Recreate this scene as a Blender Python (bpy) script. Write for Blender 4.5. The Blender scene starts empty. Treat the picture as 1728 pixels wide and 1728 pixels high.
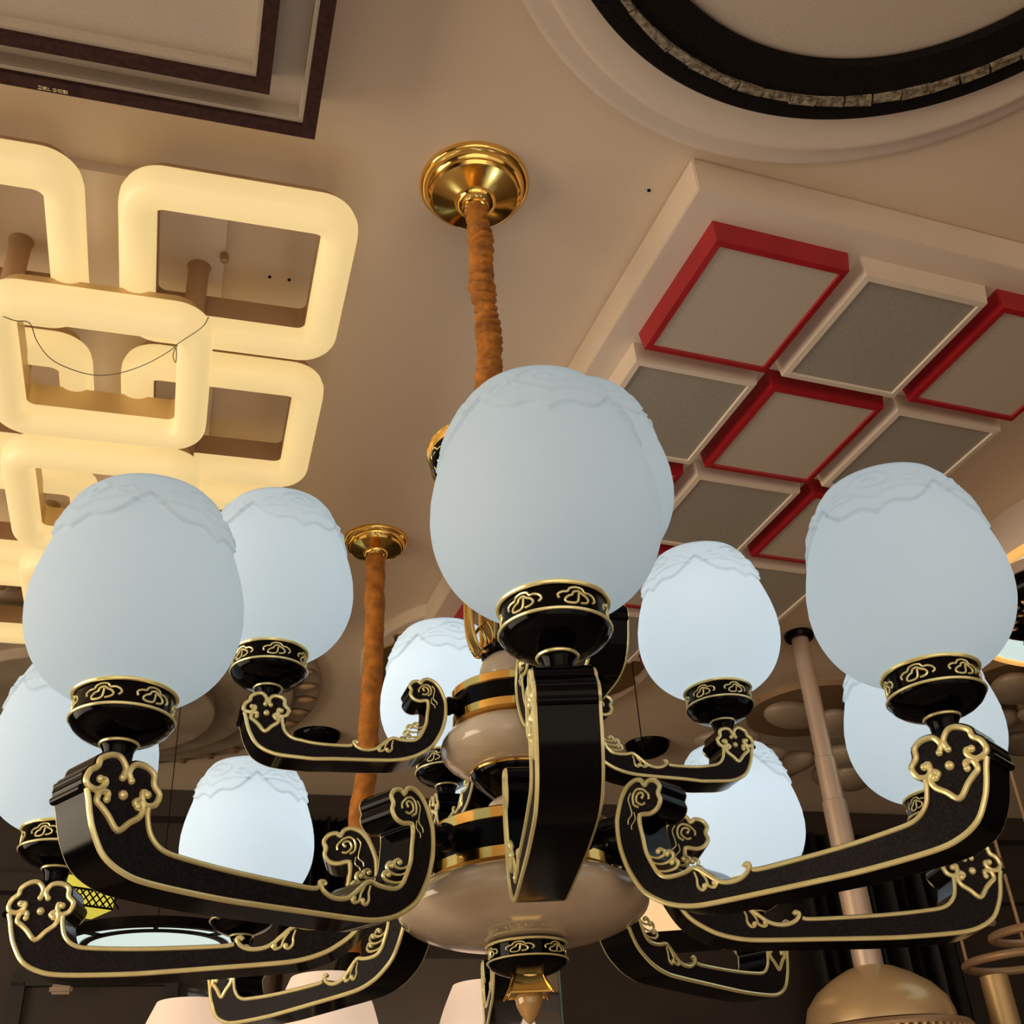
import bpy, bmesh, math, random
from mathutils import Vector, Matrix, noise
from mathutils.geometry import tessellate_polygon
PI = math.pi
random.seed(4)
S = bpy.context.scene
COL = S.collection
# ------------------------------------------------------------------ camera, light, exposure
EYE = 1.5                       # eye height; everything below is measured from the eye unless noted
FPX, ELEV, ROLL = 1925.36, 0.5648, -0.0667
ca = bpy.data.cameras.new('camera'); cam = bpy.data.objects.new('camera', ca); COL.objects.link(cam)
ca.sensor_fit = 'HORIZONTAL'; ca.sensor_width = 36.0; ca.lens = FPX / 1728 * 36.0
ca.clip_start = 0.02; ca.clip_end = 60
_F = Vector((0, math.cos(ELEV), math.sin(ELEV))); _R = Vector((1, 0, 0)); _U = _R.cross(_F)
_c, _s = math.cos(ROLL), math.sin(ROLL)
R_ = _c * _R + _s * _U; U_ = -_s * _R + _c * _U
cam.matrix_world = Matrix(((R_.x, U_.x, -_F.x, 0), (R_.y, U_.y, -_F.y, 0), (R_.z, U_.z, -_F.z, EYE), (0, 0, 0, 1)))
S.camera = cam
S.view_settings.view_transform = 'Standard'; S.view_settings.look = 'None'
S.view_settings.gamma = 1; S.view_settings.exposure = 0.0; S.view_settings.use_curve_mapping = False

W = bpy.data.worlds.new('world'); S.world = W; W.use_nodes = True
bg = W.node_tree.nodes['Background']; bg.inputs[0].default_value = (1.0, 0.80, 0.62, 1); bg.inputs[1].default_value = 0.8

def area(name, loc, target, size, power, color, sy=None):
    l = bpy.data.lights.new(name, 'AREA'); l.energy = power; l.color = color; l.size = size
    if sy: l.shape = 'RECTANGLE'; l.size_y = sy
    o = bpy.data.objects.new(name, l); COL.objects.link(o); o.location = loc
    o.rotation_euler = (Vector(target) - Vector(loc)).to_track_quat('-Z', 'Y').to_euler()
    return o
# added fill light behind the camera, no known source there
area('front_fill', (0.8, -3.2, 1.4), (0.8, 3.0, 2.3), 3.6, 25, (1.0, 0.84, 0.66), 2.2)
# added warm fill from the left, boosting the ring lamp's light
area('left_fill', (-3.3, 0.2, 1.75), (0.6, 1.2, 2.3), 3.0, 95, (1.0, 0.82, 0.60), 1.6)

YAW = math.radians(17.5)
EX = Vector((math.cos(YAW), math.sin(YAW), 0)); EY = Vector((-math.sin(YAW), math.cos(YAW), 0))
ZC = 1.43                        # ceiling above the eye
def V(x, y, z): return Vector((x, y, z + EYE))
def ray(u, v): return (_F * FPX + R_ * (u - 864) + U_ * (864 - v))
def at_z(u, v, z):
    r = ray(u, v); return Vector((r.x * z / r.z, r.y * z / r.z, z + EYE))
def at_y(u, v, y):
    r = ray(u, v); return Vector((r.x * y / r.y, y, r.z * y / r.y + EYE))

# ------------------------------------------------------------------ materials
def mat(name, col, rough=0.5, metal=0.0, emis=None, es=0.0, noise_s=None, noise_a=0.15, bump=None, bump_s=60, coat=0.0, trans=0.0, spec=None, col2=None):
    m = bpy.data.materials.new(name); m.use_nodes = True
    nt = m.node_tree; b = nt.nodes['Principled BSDF']
    b.inputs['Base Color'].default_value = (*col, 1); b.inputs['Roughness'].default_value = rough
    b.inputs['Metallic'].default_value = metal; b.inputs['Coat Weight'].default_value = coat
    b.inputs['Transmission Weight'].default_value = trans
    if spec is not None: b.inputs['Specular IOR Level'].default_value = spec
    if emis: b.inputs['Emission Color'].default_value = (*emis, 1); b.inputs['Emission Strength'].default_value = es
    if noise_s or bump:
        tc = nt.nodes.new('ShaderNodeTexCoord')
    if noise_s:
        n = nt.nodes.new('ShaderNodeTexNoise'); n.inputs['Scale'].default_value = noise_s; n.inputs['Detail'].default_value = 5
        r = nt.nodes.new('ShaderNodeValToRGB')
        c2 = col2 or tuple(c * (1 - noise_a) for c in col)
        r.color_ramp.elements[0].color = (*c2, 1); r.color_ramp.elements[1].color = (*[min(1, c * (1 + (0 if col2 else noise_a))) for c in col], 1)
        r.color_ramp.elements[0].position = 0.35; r.color_ramp.elements[1].position = 0.65
        nt.links.new(tc.outputs['Object'], n.inputs['Vector']); nt.links.new(n.outputs['Fac'], r.inputs[0]); nt.links.new(r.outputs[0], b.inputs['Base Color'])
    if bump:
        n2 = nt.nodes.new('ShaderNodeTexNoise'); n2.inputs['Scale'].default_value = bump_s; n2.inputs['Detail'].default_value = 4
        bp = nt.nodes.new('ShaderNodeBump'); bp.inputs['Strength'].default_value = bump; bp.inputs['Distance'].default_value = 0.002
        nt.links.new(tc.outputs['Object'], n2.inputs['Vector']); nt.links.new(n2.outputs['Fac'], bp.inputs['Height']); nt.links.new(bp.outputs[0], b.inputs['Normal'])
    return m
M = {}
M['ceiling'] = mat('ceiling_paint', (0.68, 0.545, 0.40), 0.85, noise_s=2.0, noise_a=0.03, bump=0.15, bump_s=220)
M['wall'] = mat('dark_wall', (0.036, 0.023, 0.017), 0.6, noise_s=3.0, noise_a=0.25, bump=0.2, bump_s=90)
M['wall_pale'] = mat('side_wall_paint', (0.36, 0.29, 0.23), 0.7, noise_s=2.0, noise_a=0.1)
M['floor'] = mat('floor_tile', (0.42, 0.35, 0.29), 0.35, noise_s=4.0, noise_a=0.1)
M['gold'] = mat('polished_gold', (0.92, 0.60, 0.17), 0.13, 1.0, noise_s=30, noise_a=0.06)
M['pale_gold'] = mat('pale_gold_paint', (1.0, 0.87, 0.44), 0.24, 0.5, noise_s=50, noise_a=0.08)
M['dull_gold'] = mat('satin_gold', (0.62, 0.40, 0.16), 0.32, 0.85, noise_s=12, noise_a=0.08)
M['black'] = mat('black_enamel', (0.002, 0.0016, 0.002), 0.12, 0.0, spec=0.09, noise_s=80, noise_a=0.2)
M['black_matt'] = mat('black_sand_cast', (0.010, 0.0075, 0.009), 0.5, 0.0, spec=0.12, noise_s=400, noise_a=0.5, bump=0.3, bump_s=500)
M['jade'] = mat('jade', (0.68, 0.57, 0.45), 0.16, 0.0, noise_s=14, coat=0.4, col2=(0.54, 0.44, 0.32))
M['jade'].node_tree.nodes['Principled BSDF'].inputs['Subsurface Weight'].default_value = 0.25
M['jade'].node_tree.nodes['Principled BSDF'].inputs['Subsurface Radius'].default_value = (0.03, 0.02, 0.012)
M['velvet'] = mat('orange_velvet', (0.38, 0.135, 0.013), 0.85, noise_s=40, noise_a=0.3, bump=0.6, bump_s=120)
M['velvet'].node_tree.nodes['Principled BSDF'].inputs['Sheen Weight'].default_value = 0.08
M['ring_glow'] = mat('warm_acrylic', (0.40, 0.34, 0.24), 0.45, emis=(1.0, 0.72, 0.30), es=0.70, noise_s=6, noise_a=0.03)
M['bronze'] = mat('brown_metal', (0.42, 0.27, 0.15), 0.45, 0.35, noise_s=8, noise_a=0.08)
M['paint_gold'] = mat('painted_champagne_gold', (0.66, 0.47, 0.25), 0.3, 0.25, noise_s=8, noise_a=0.05, coat=0.3)
M['brass_satin'] = mat('satin_brass', (0.60, 0.42, 0.20), 0.4, 0.5, noise_s=8, noise_a=0.08)
M['white_lamp'] = mat('white_lamp_body', (0.68, 0.57, 0.47), 0.6, noise_s=5, noise_a=0.03)
M['white_metal'] = mat('cream_lacquer', (0.70, 0.58, 0.46), 0.5, noise_s=5, noise_a=0.03)
M['frame_brown'] = mat('dark_brown_frame', (0.040, 0.016, 0.013), 0.85, spec=0.2, noise_s=120, noise_a=0.3)
M['diffuser'] = mat('unlit_diffuser', (0.50, 0.42, 0.33), 0.5, noise_s=300, noise_a=0.06)
M['diffuser_grey'] = mat('unlit_grey_diffuser', (0.33, 0.295, 0.245), 0.5, noise_s=300, noise_a=0.10)
M['red'] = mat('red_acrylic', (0.33, 0.006, 0.012), 0.4, noise_s=20, noise_a=0.1)
M['black_ring'] = mat('black_textured_ring', (0.006, 0.004, 0.003), 0.9, spec=0.15, noise_s=300, noise_a=0.5, bump=0.5, bump_s=300)
M['crystal'] = mat('cloudy_crystal', (0.36, 0.30, 0.21), 0.2, 0.2, noise_s=120, col2=(0.10, 0.07, 0.04), bump=1.0, bump_s=160)
M['pink_shade'] = mat('blush_shade', (0.62, 0.50, 0.42), 0.5, emis=(1.0, 0.72, 0.52), es=0.50, noise_s=6, noise_a=0.02)
M['cool_glow'] = mat('cool_lit_panel', (0.6, 0.65, 0.62), 0.5, emis=(0.74, 0.94, 0.88), es=0.75, noise_s=5, noise_a=0.02)
M['warm_glow'] = mat('orange_lit_panel', (0.5, 0.4, 0.3), 0.5, emis=(1.0, 0.60, 0.27), es=0.78, noise_s=5, noise_a=0.02)
M['amber_glow'] = mat('amber_lit_rim', (0.5, 0.3, 0.1), 0.5, emis=(1.0, 0.50, 0.13), es=0.8, noise_s=5, noise_a=0.02)
M['yellow_glow'] = mat('yellow_lit_box', (0.5, 0.45, 0.1), 0.5, emis=(0.80, 0.68, 0.08), es=0.7, noise_s=60, noise_a=0.1)
M['amber'] = mat('amber_crystal', (0.55, 0.33, 0.12), 0.1, 0.0, noise_s=20, noise_a=0.2, coat=0.6, trans=0.25)
M['pebble'] = mat('unlit_pebble_glass', (0.33, 0.26, 0.19), 0.35, noise_s=9, noise_a=0.15)
M['grey_pole'] = mat('champagne_pole', (0.66, 0.52, 0.42), 0.35, 0.4, noise_s=9, noise_a=0.05)
M['wire'] = mat('green_wire', (0.10, 0.10, 0.03), 0.5, noise_s=40, noise_a=0.1)
M['label_ink'] = mat('pale_label_print', (0.85, 0.75, 0.45), 0.5, noise_s=40, noise_a=0.1)
M['glass_edge'] = mat('glass_edge_green', (0.07, 0.20, 0.14), 0.2, noise_s=40, noise_a=0.1)
M['curtain'] = mat('black_panel', (0.010, 0.008, 0.007), 0.5, noise_s=10, noise_a=0.3)
def glass_mat():
    m = bpy.data.materials.new('clear_partition_glass'); m.use_nodes = True
    nt = m.node_tree; nt.nodes.clear()
    o = nt.nodes.new('ShaderNodeOutputMaterial'); a = nt.nodes.new('ShaderNodeBsdfTransparent'); g = nt.nodes.new('ShaderNodeBsdfGlossy'); x = nt.nodes.new('ShaderNodeMixShader')
    n = nt.nodes.new('ShaderNodeTexNoise'); n.inputs['Scale'].default_value = 2
    r = nt.nodes.new('ShaderNodeMapRange'); r.inputs['To Min'].default_value = 0.05; r.inputs['To Max'].default_value = 0.09
    g.inputs['Roughness'].default_value = 0.05
    nt.links.new(n.outputs['Fac'], r.inputs['Value']); nt.links.new(r.outputs[0], x.inputs[0])
    nt.links.new(a.outputs[0], x.inputs[1]); nt.links.new(g.outputs[0], x.inputs[2]); nt.links.new(x.outputs[0], o.inputs[0])
    return m
M['glass'] = glass_mat()
def shade_mat():
    """milky glass: half lets light through, half scatters it; lit by the bulb inside"""
    m = bpy.data.materials.new('milk_glass'); m.use_nodes = True
    nt = m.node_tree; nt.nodes.clear()
    o = nt.nodes.new('ShaderNodeOutputMaterial'); d = nt.nodes.new('ShaderNodeBsdfDiffuse'); t = nt.nodes.new('ShaderNodeBsdfTranslucent')
    x = nt.nodes.new('ShaderNodeMixShader'); x.inputs[0].default_value = 0.5
    n = nt.nodes.new('ShaderNodeTexNoise'); n.inputs['Scale'].default_value = 9; tc = nt.nodes.new('ShaderNodeTexCoord')
    r = nt.nodes.new('ShaderNodeValToRGB'); r.color_ramp.elements[0].color = (0.52, 0.60, 0.64, 1); r.color_ramp.elements[1].color = (0.54, 0.61, 0.67, 1)
    nt.links.new(tc.outputs['Object'], n.inputs['Vector']); nt.links.new(n.outputs['Fac'], r.inputs[0])
    for s in (d, t): nt.links.new(r.outputs[0], s.inputs['Color'])
    nt.links.new(d.outputs[0], x.inputs[1]); nt.links.new(t.outputs[0], x.inputs[2])
    e = nt.nodes.new('ShaderNodeEmission'); e.inputs[0].default_value = (0.66, 0.86, 0.96, 1); e.inputs[1].default_value = 0.15
    a = nt.nodes.new('ShaderNodeAddShader'); nt.links.new(x.outputs[0], a.inputs[0]); nt.links.new(e.outputs[0], a.inputs[1])
    nt.links.new(a.outputs[0], o.inputs[0])
    return m
M['shade'] = shade_mat()

# ------------------------------------------------------------------ helpers
def obj(name, bm, mats, parent=None, smooth=True, angle=40):
    me = bpy.data.meshes.new(name)
    bmesh.ops.recalc_face_normals(bm, faces=bm.faces[:])
    bm.to_mesh(me); bm.free()
    if not isinstance(mats, (list, tuple)): mats = [mats]
    for m in mats: me.materials.append(M[m] if isinstance(m, str) else m)
    if smooth:
        for p in me.polygons: p.use_smooth = True
        me.set_sharp_from_angle(angle=math.radians(angle))
    o = bpy.data.objects.new(name, me); COL.objects.link(o)
    if parent: o.parent = parent
    return o
def thing(name, label, cat, loc=(0, 0, 0), rotz=0, group=None):
    o = bpy.data.objects.new(name, None); COL.objects.link(o); o.empty_display_size = 0.05
    o.location = loc; o.rotation_euler = (0, 0, rotz); o['label'] = label; o['category'] = cat
    if group: o['group'] = group
    return o
def tag(o, label, cat, group=None):
    o['label'] = label; o['category'] = cat
    if group: o['group'] = group
    return o
def struct(o): o['kind'] = 'structure'; return o
def setmi(bm, n0, mi):
    bm.faces.ensure_lookup_table()
    for f in bm.faces[n0:]: f.material_index = mi
def add_box(bm, c, s, rz=0, mi=0):
    n0 = len(bm.faces); r = bmesh.ops.create_cube(bm, size=1)
    mt = Matrix.Translation(Vector(c)) @ Matrix.Rotation(rz, 4, 'Z') @ Matrix.Diagonal((*s, 1))
    bmesh.ops.transform(bm, matrix=mt, verts=r['verts']); setmi(bm, n0, mi)
def add_lathe(bm, prof, n=64, c=(0, 0, 0), mi=0, close=True, mis=None):
    """prof: list of (r, z); mis: material per segment"""
    c = Vector(c); rings = []
    for r, z in prof:
        if r < 1e-6: rings.append([bm.verts.new(c + Vector((0, 0, z)))])
        else: rings.append([bm.verts.new(c + Vector((r * math.cos(2 * PI * k / n), r * math.sin(2 * PI * k / n), z))) for k in range(n)])
    for i in range(len(rings) - 1):
        a, b = rings[i], rings[i + 1]; m_ = mis[i] if mis else mi
        for k in range(n):
            k2 = (k + 1) % n
            if len(a) == 1 and len(b) == 1: continue
            if len(a) == 1: f = bm.faces.new((a[0], b[k], b[k2]))
            elif len(b) == 1: f = bm.faces.new((a[k], a[k2], b[0]))
            else: f = bm.faces.new((a[k], a[k2], b[k2], b[k]))
            f.material_index = m_
    if close:
        for rg in (rings[0], rings[-1]):
            if len(rg) > 2: bm.faces.new(rg).material_index = mi
def add_torus(bm, R, r, z, n=64, m=10, c=(0, 0, 0), mi=0):
    pr = [(R + r * math.cos(2 * PI * k / m), z + r * math.sin(2 * PI * k / m)) for k in range(m + 1)]
    vs0 = []
    c = Vector(c)
    for q, zz in pr[:-1]:
        vs0.append([bm.verts.new(c + Vector((q * math.cos(2 * PI * k / n), q * math.sin(2 * PI * k / n), zz))) for k in range(n)])
    for i in range(m):
        a, b = vs0[i], vs0[(i + 1) % m]
        for k in range(n): bm.faces.new((a[k], a[(k + 1) % n], b[(k + 1) % n], b[k])).material_index = mi
def add_tube(bm, pts, r, n=8, mi=0, closed=False):
    """r: number or list"""
    pts = [Vector(p) for p in pts]; N = len(pts)
    rs = r if isinstance(r, (list, tuple)) else [r] * N
    rings = []; up = None
    for i, p in enumerate(pts):
        a = pts[(i - 1) % N] if (closed or i > 0) else p; b = pts[(i + 1) % N] if (closed or i < N - 1) else p
        t = (b - a)
        if t.length < 1e-9: t = Vector((0, 0, 1))
        t.normalize()
        if up is None:
            up = Vector((0, 0, 1)) if abs(t.z) < 0.9 else Vector((1, 0, 0))
        x = t.cross(up)
        if x.length < 1e-6: x = t.orthogonal()
        x.normalize(); y = x.cross(t).normalized(); up = y
        rings.append([bm.verts.new(p + rs[i] * (x * math.cos(2 * PI * k / n) + y * math.sin(2 * PI * k / n))) for k in range(n)])
    for i in range(N if closed else N - 1):
        a, b = rings[i], rings[(i + 1) % N]
        for k in range(n): bm.faces.new((a[k], a[(k + 1) % n], b[(k + 1) % n], b[k])).material_index = mi
    if not closed:
        bm.faces.new(rings[0]).material_index = mi; bm.faces.new(rings[-1]).material_index = mi
def add_ball(bm, c, r, mi=0, sc=(1, 1, 1), seg=12, rot=None):
    n0 = len(bm.faces); q = bmesh.ops.create_uvsphere(bm, u_segments=seg, v_segments=max(6, seg // 2 + 2), radius=r)
    mt = Matrix.Translation(Vector(c)) @ (rot or Matrix.Identity(4)) @ Matrix.Diagonal((*sc, 1))
    bmesh.ops.transform(bm, matrix=mt, verts=q['verts']); setmi(bm, n0, mi)
def catmull(P, k=4, closed=False):
    P = [tuple(p) for p in P]; N = len(P); out = []
    for i in range(N if closed else N - 1):
        p0 = P[(i - 1) % N] if closed or i > 0 else P[i]; p1 = P[i]; p2 = P[(i + 1) % N]; p3 = P[(i + 2) % N] if closed or i < N - 2 else P[i + 1]
        for j in range(k):
            t = j / k
            out.append(tuple(0.5 * ((2 * b) + (-a + c) * t + (2 * a - 5 * b + 4 * c - d) * t * t + (-a + 3 * b - 3 * c + d) * t ** 3) for a, b, c, d in zip(p0, p1, p2, p3)))
    if not closed: out.append(P[-1])
    return out

# ------------------------------------------------------------------ room shell
def room_pt(a, b, z): p = EX * a + EY * b; return Vector((p.x, p.y, z + EYE))
def slab(name, a0, a1, b0, b1, z0, z1, m):
    bm = bmesh.new(); c = room_pt((a0 + a1) / 2, (b0 + b1) / 2, (z0 + z1) / 2)
    add_box(bm, c, (a1 - a0, b1 - b0, z1 - z0), YAW)
    return struct(obj(name, bm, m, smooth=False))
slab('ceiling', -4.2, 5.2, -3.2, 4.35, ZC, ZC + 0.1, 'ceiling')
slab('floor', -4.2, 5.2, -3.2, 4.35, -1.6, -1.5, 'floor')
slab('wall_back', -4.2, 5.2, 4.25, 4.35, -1.5, ZC, 'wall')
slab('wall_left', -4.2, -4.1, -3.2, 4.25, -1.5, ZC, 'wall')
slab('wall_right', 5.1, 5.2, -3.2, 4.25, -1.5, ZC, 'wall')
slab('trim_1', -4.1, 5.1, 4.17, 4.25, ZC - 0.10, ZC - 0.005, 'wall')
slab('trim_2', -4.1, 5.1, 4.19, 4.25, ZC - 0.36, ZC - 0.30, 'wall')

# ------------------------------------------------------------------ main chandelier
CX, CY, CZ = -0.0192, 1.2776, 0.3623
PH1, PH2, R1, R2, H2 = 0.0917, 0.3484, 0.5, 0.2851, 0.1718
W2 = 0.0215                     # half width of an arm
BODY = [(0.5096,-0.0175),(0.5180,-0.0175),(0.5275,-0.023),(0.5300,-0.030),(0.5350,-0.0345),(0.5378,-0.043),(0.5350,-0.050),(0.5322,-0.058),(0.529,-0.070),(0.524,-0.0825),(0.5132,-0.0985),(0.4949,-0.1085),(0.4696,-0.1130),(0.4086,-0.1150),(0.3600,-0.1142),(0.3157,-0.1130),(0.262,-0.1115),(0.2345,-0.1096),(0.2126,-0.1045),(0.1962,-0.0972),(0.1779,-0.084),(0.1649,-0.0636),(0.1585,-0.0466),(0.1553,-0.0300),(0.1553,-0.0125),(0.1578,-0.0026),(0.1639,0.0114),(0.1716,0.0209),(0.1792,0.0250),(0.1852,0.0260),(0.1911,0.0235),(0.1946,0.0180),(0.1996,0.0212),(0.2079,0.0189),(0.2124,0.0120),(0.2096,0.0055),(0.2112,-0.002),(0.2062,-0.0092),(0.1971,-0.0120),(0.1850,-0.0105),(0.1832,-0.0193),(0.1851,-0.0348),(0.1868,-0.0481),(0.1922,-0.0611),(0.1978,-0.071),(0.2053,-0.0765),(0.2168,-0.078),(0.2297,-0.0771),(0.2381,-0.0752),(0.2454,-0.0787),(0.2533,-0.085),(0.2631,-0.0927),(0.2733,-0.0962),(0.2853,-0.0962),(0.2947,-0.0930),(0.3020,-0.0912),(0.3157,-0.0922),(0.3889,-0.0915),(0.4425,-0.0885),(0.4629,-0.085),(0.4746,-0.0753),(0.4790,-0.062),(0.4795,-0.055),(0.4750,-0.051),(0.4700,-0.0417),(0.4750,-0.0348),(0.4765,-0.026),(0.485,-0.0205),(0.4954,-0.0205),(0.5025,-0.0235)]
F1 = [(0.5054,-0.0349),(0.5036,-0.0265),(0.5096,-0.0188),(0.5174,-0.0185),(0.5263,-0.0237),(0.5281,-0.0303),(0.5339,-0.0352),(0.5365,-0.0427),(0.5339,-0.0474),(0.5262,-0.0491),(0.5203,-0.0444),(0.52,-0.04),(0.5247,-0.0401)]
F2 = [(0.4974,-0.0358),(0.5003,-0.0293),(0.4954,-0.0218),(0.4854,-0.0213),(0.4777,-0.026),(0.4766,-0.0348),(0.4707,-0.0417),(0.4736,-0.0504),(0.4813,-0.0529),(0.4857,-0.0493),(0.4857,-0.0422),(0.4815,-0.044)]
F3 = [(0.5168,-0.055),(0.5167,-0.0497),(0.5232,-0.0502),(0.5252,-0.0576),(0.5205,-0.0617),(0.514,-0.0673),(0.5041,-0.0773),(0.4947,-0.0695),(0.4859,-0.0626),(0.4841,-0.0543),(0.4876,-0.0497),(0.4922,-0.0525),(0.4889,-0.0553)]
ROSE1 = [(0.1899,0.0066),(0.1915,0.0093),(0.1881,0.0118),(0.1839,0.0103),(0.1823,0.0045),(0.1876,-0.0005),(0.1927,0.0002)]
ROSE2 = [(0.1974,0.0026),(0.1978,0.0076),(0.1938,0.0123),(0.191,0.0146),(0.185,0.0162),(0.1801,0.0134),(0.178,0.0077),(0.179,0.0012),(0.1842,-0.0022)]
TAIL = [(0.1765,0.0148),(0.1725,0.0091),(0.1739,0.0004),(0.1747,-0.007),(0.1696,-0.0119),(0.169,-0.0163)]
T1 = [(0.1877,-0.0503),(0.1931,-0.0545),(0.2,-0.057),(0.2074,-0.0558),(0.2085,-0.0522),(0.2036,-0.0491),(0.2009,-0.0509)]
T2 = [(0.1902,-0.0577),(0.1991,-0.0626),(0.2085,-0.0638),(0.2159,-0.0616),(0.2178,-0.0572),(0.2137,-0.0534),(0.211,-0.0557)]
T3 = [(0.1938,-0.0663),(0.2027,-0.0706),(0.2119,-0.0717),(0.2191,-0.0709),(0.2227,-0.067),(0.2193,-0.0629),(0.2154,-0.0649)]
D1 = [(0.2386,-0.079),(0.2408,-0.086),(0.2408,-0.0925),(0.2445,-0.097),(0.2486,-0.096),(0.2475,-0.0926)]
D2 = [(0.2451,-0.0805),(0.2506,-0.0881),(0.2527,-0.095),(0.259,-0.0973),(0.2618,-0.0938),(0.2575,-0.0933)]
# piping: the lower edge with the lobes round the rose, then the upper edge, then the straight edge up to the flower
PIPE_LOW = BODY[6:41]
PIPE_TOP = [(0.1845,-0.0093)] + BODY[40:54] + [(0.2947,-0.0923),(0.2991,-0.086),(0.2952,-0.0842),(0.2926,-0.0864)]
PIPE_STR = [(0.3014,-0.0905)] + BODY[56:63] + [(0.4815,-0.0545)]

def upmap(r, z):
    """the shorter arms of the upper tier: ends scaled down, the straight run shortened"""
    s = 0.74
    if r < 0.33: q = 0.085 + (r - 0.157) * s
    elif r > 0.45: q = 0.287 + (r - 0.503) * s
    else:
        a = 0.085 + (0.33 - 0.157) * s; b = 0.287 + (0.45 - 0.503) * s; q = a + (b - a) * (r - 0.33) / 0.12
    return q, z * s
def make_arm(up, parent):
    f = upmap if up else (lambda r, z: (r, z)); s = 0.74 if up else 1.0; w = W2 * (0.84 if up else 1)
    bm = bmesh.new()
    p0 = catmull(BODY, 3, True); prof = []
    for i, (r, z) in enumerate(p0):                      # the casting stands a little proud of the gold line
        a, b = p0[i - 2], p0[(i + 2) % len(p0)]; tx, tz = b[0] - a[0], b[1] - a[1]; L = math.hypot(tx, tz) or 1
        prof.append((r + 0.0026 * tz / L * -1, z + 0.0026 * tx / L * 1))
    A = [bm.verts.new((f(r, z)[0], -w, f(r, z)[1])) for r, z in prof]; B = [bm.verts.new((f(r, z)[0], w, f(r, z)[1])) for r, z in prof]
    N = len(A)
    for k in range(N): bm.faces.new((A[k], B[k], B[(k + 1) % N], A[(k + 1) % N]))
    for a, b, c in tessellate_polygon([[Vector((r, z, 0)) for r, z in prof]]):
        for L in (A, B): bm.faces.new((L[a], L[b], L[c])).material_index = 1
    # ribs round the outer end
    for r, z, q in ((0.5375, -0.038, .0030), (0.5385, -0.0500, .0034)):
        r2, z2 = f(r, z); add_tube(bm, [(r2, -w * 0.99, z2), (r2, w * 0.99, z2)], q * s, 12, 0)
    # stem up to the cup
    x0 = f(0.503, 0)[0] - (0.003 if not up else 0.0019)
    add_lathe(bm, [(0.0125, -0.026 * s), (0.0118, -0.014 * s), (0.0125, -0.006), (0.0148, -0.0015), (0.0140, 0.001)], 32, (x0, 0, 0), 0)
    # short spigot to the hub
    r2, z2 = f(0.163, -0.006); rin = 0.098 if not up else 0.062
    n0 = len(bm.verts); b2 = bmesh.new()
    add_lathe(b2, [(0.012 * s, 0), (0.0125 * s, 0.012 * s), (0.015 * s, 0.015 * s), (0.015 * s, 0.02 * s), (0.011 * s, 0.023 * s), (0.011 * s, r2 - rin)], 24)
    me = bpy.data.meshes.new('t'); b2.to_mesh(me); b2.free()
    bm.from_mesh(me); bm.verts.ensure_lookup_table()
    bmesh.ops.transform(bm, matrix=Matrix.Translation((rin, 0, z2)) @ Matrix.Rotation(PI / 2, 4, 'Y'), verts=bm.verts[n0:])
    bpy.data.meshes.remove(me)
    arm = obj('arm', bm, ['black', 'black_matt'], parent, angle=35)
    # gold scroll work on both faces
    bm = bmesh.new()
    for sd in (-1, 1):
        def P(L, off=0.0004, k=4): return [(*[f(r, z)[0]], sd * (w + off), f(r, z)[1]) for r, z in catmull(L, k)]
        q = 0.85 if up else 1.0
        add_tube(bm, P(PIPE_LOW), 0.0025 * q, 8); add_tube(bm, P(PIPE_TOP), 0.0023 * q, 8); add_tube(bm, P(PIPE_STR), 0.0022 * q, 8)
        for L in (F1, F2, F3):
            pts = P(L); n = len(pts); rr = [0.0027 * q] * n; add_tube(bm, pts, rr, 8)
            add_ball(bm, pts[0], 0.0032 * q); add_ball(bm, pts[-1], 0.0034 * q)
        for L in (ROSE1, ROSE2): add_tube(bm, P(L), 0.0013 * q, 6)
        add_tube(bm, P(TAIL), 0.0007, 6); add_tube(bm, P([(r + .0035, z - .006) for r, z in TAIL[2:]]), 0.0006, 6)
        for L in (T1, T2, T3):
            pts = P(L); n = len(pts); add_tube(bm, pts, [(0.0008 + 0.0016 * i / n) * q for i in range(n)], 6); add_ball(bm, pts[-1], 0.0028 * q)
        for L in (D1, D2):
            pts = P(L); n = len(pts); add_tube(bm, pts, [(0.0010 + 0.0014 * i / n) * q for i in range(n)], 6); add_ball(bm, pts[-3], 0.0027 * q)
        c = f(0.503, -0.0486); add_ball(bm, (c[0], sd * w, c[1]), 0.0042 * q)
        c = f(0.1895, 0.0066); add_ball(bm, (c[0], sd * w, c[1]), 0.0018 * q)
    obj('gold_scrollwork', bm, 'pale_gold', arm)
    return arm
CLOUD_O = [(-14.5,-2.5),(-15.5,1),(-12,3.5),(-8,4),(-6,7),(-1,8.5),(4,7.5),(6,4.5),(10,4.5),(14,2.5),(15.5,-1),(13,-3.5)]
CLOUD_I = [(1,3),(0,-4),(-3,-6.5),(-9,-6),(-10,-3),(-7,0),(-4.5,1),(-3,4),(1,5),(4,2.5),(7,1),(9,-2),(7,-5),(2,-6)]
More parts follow.
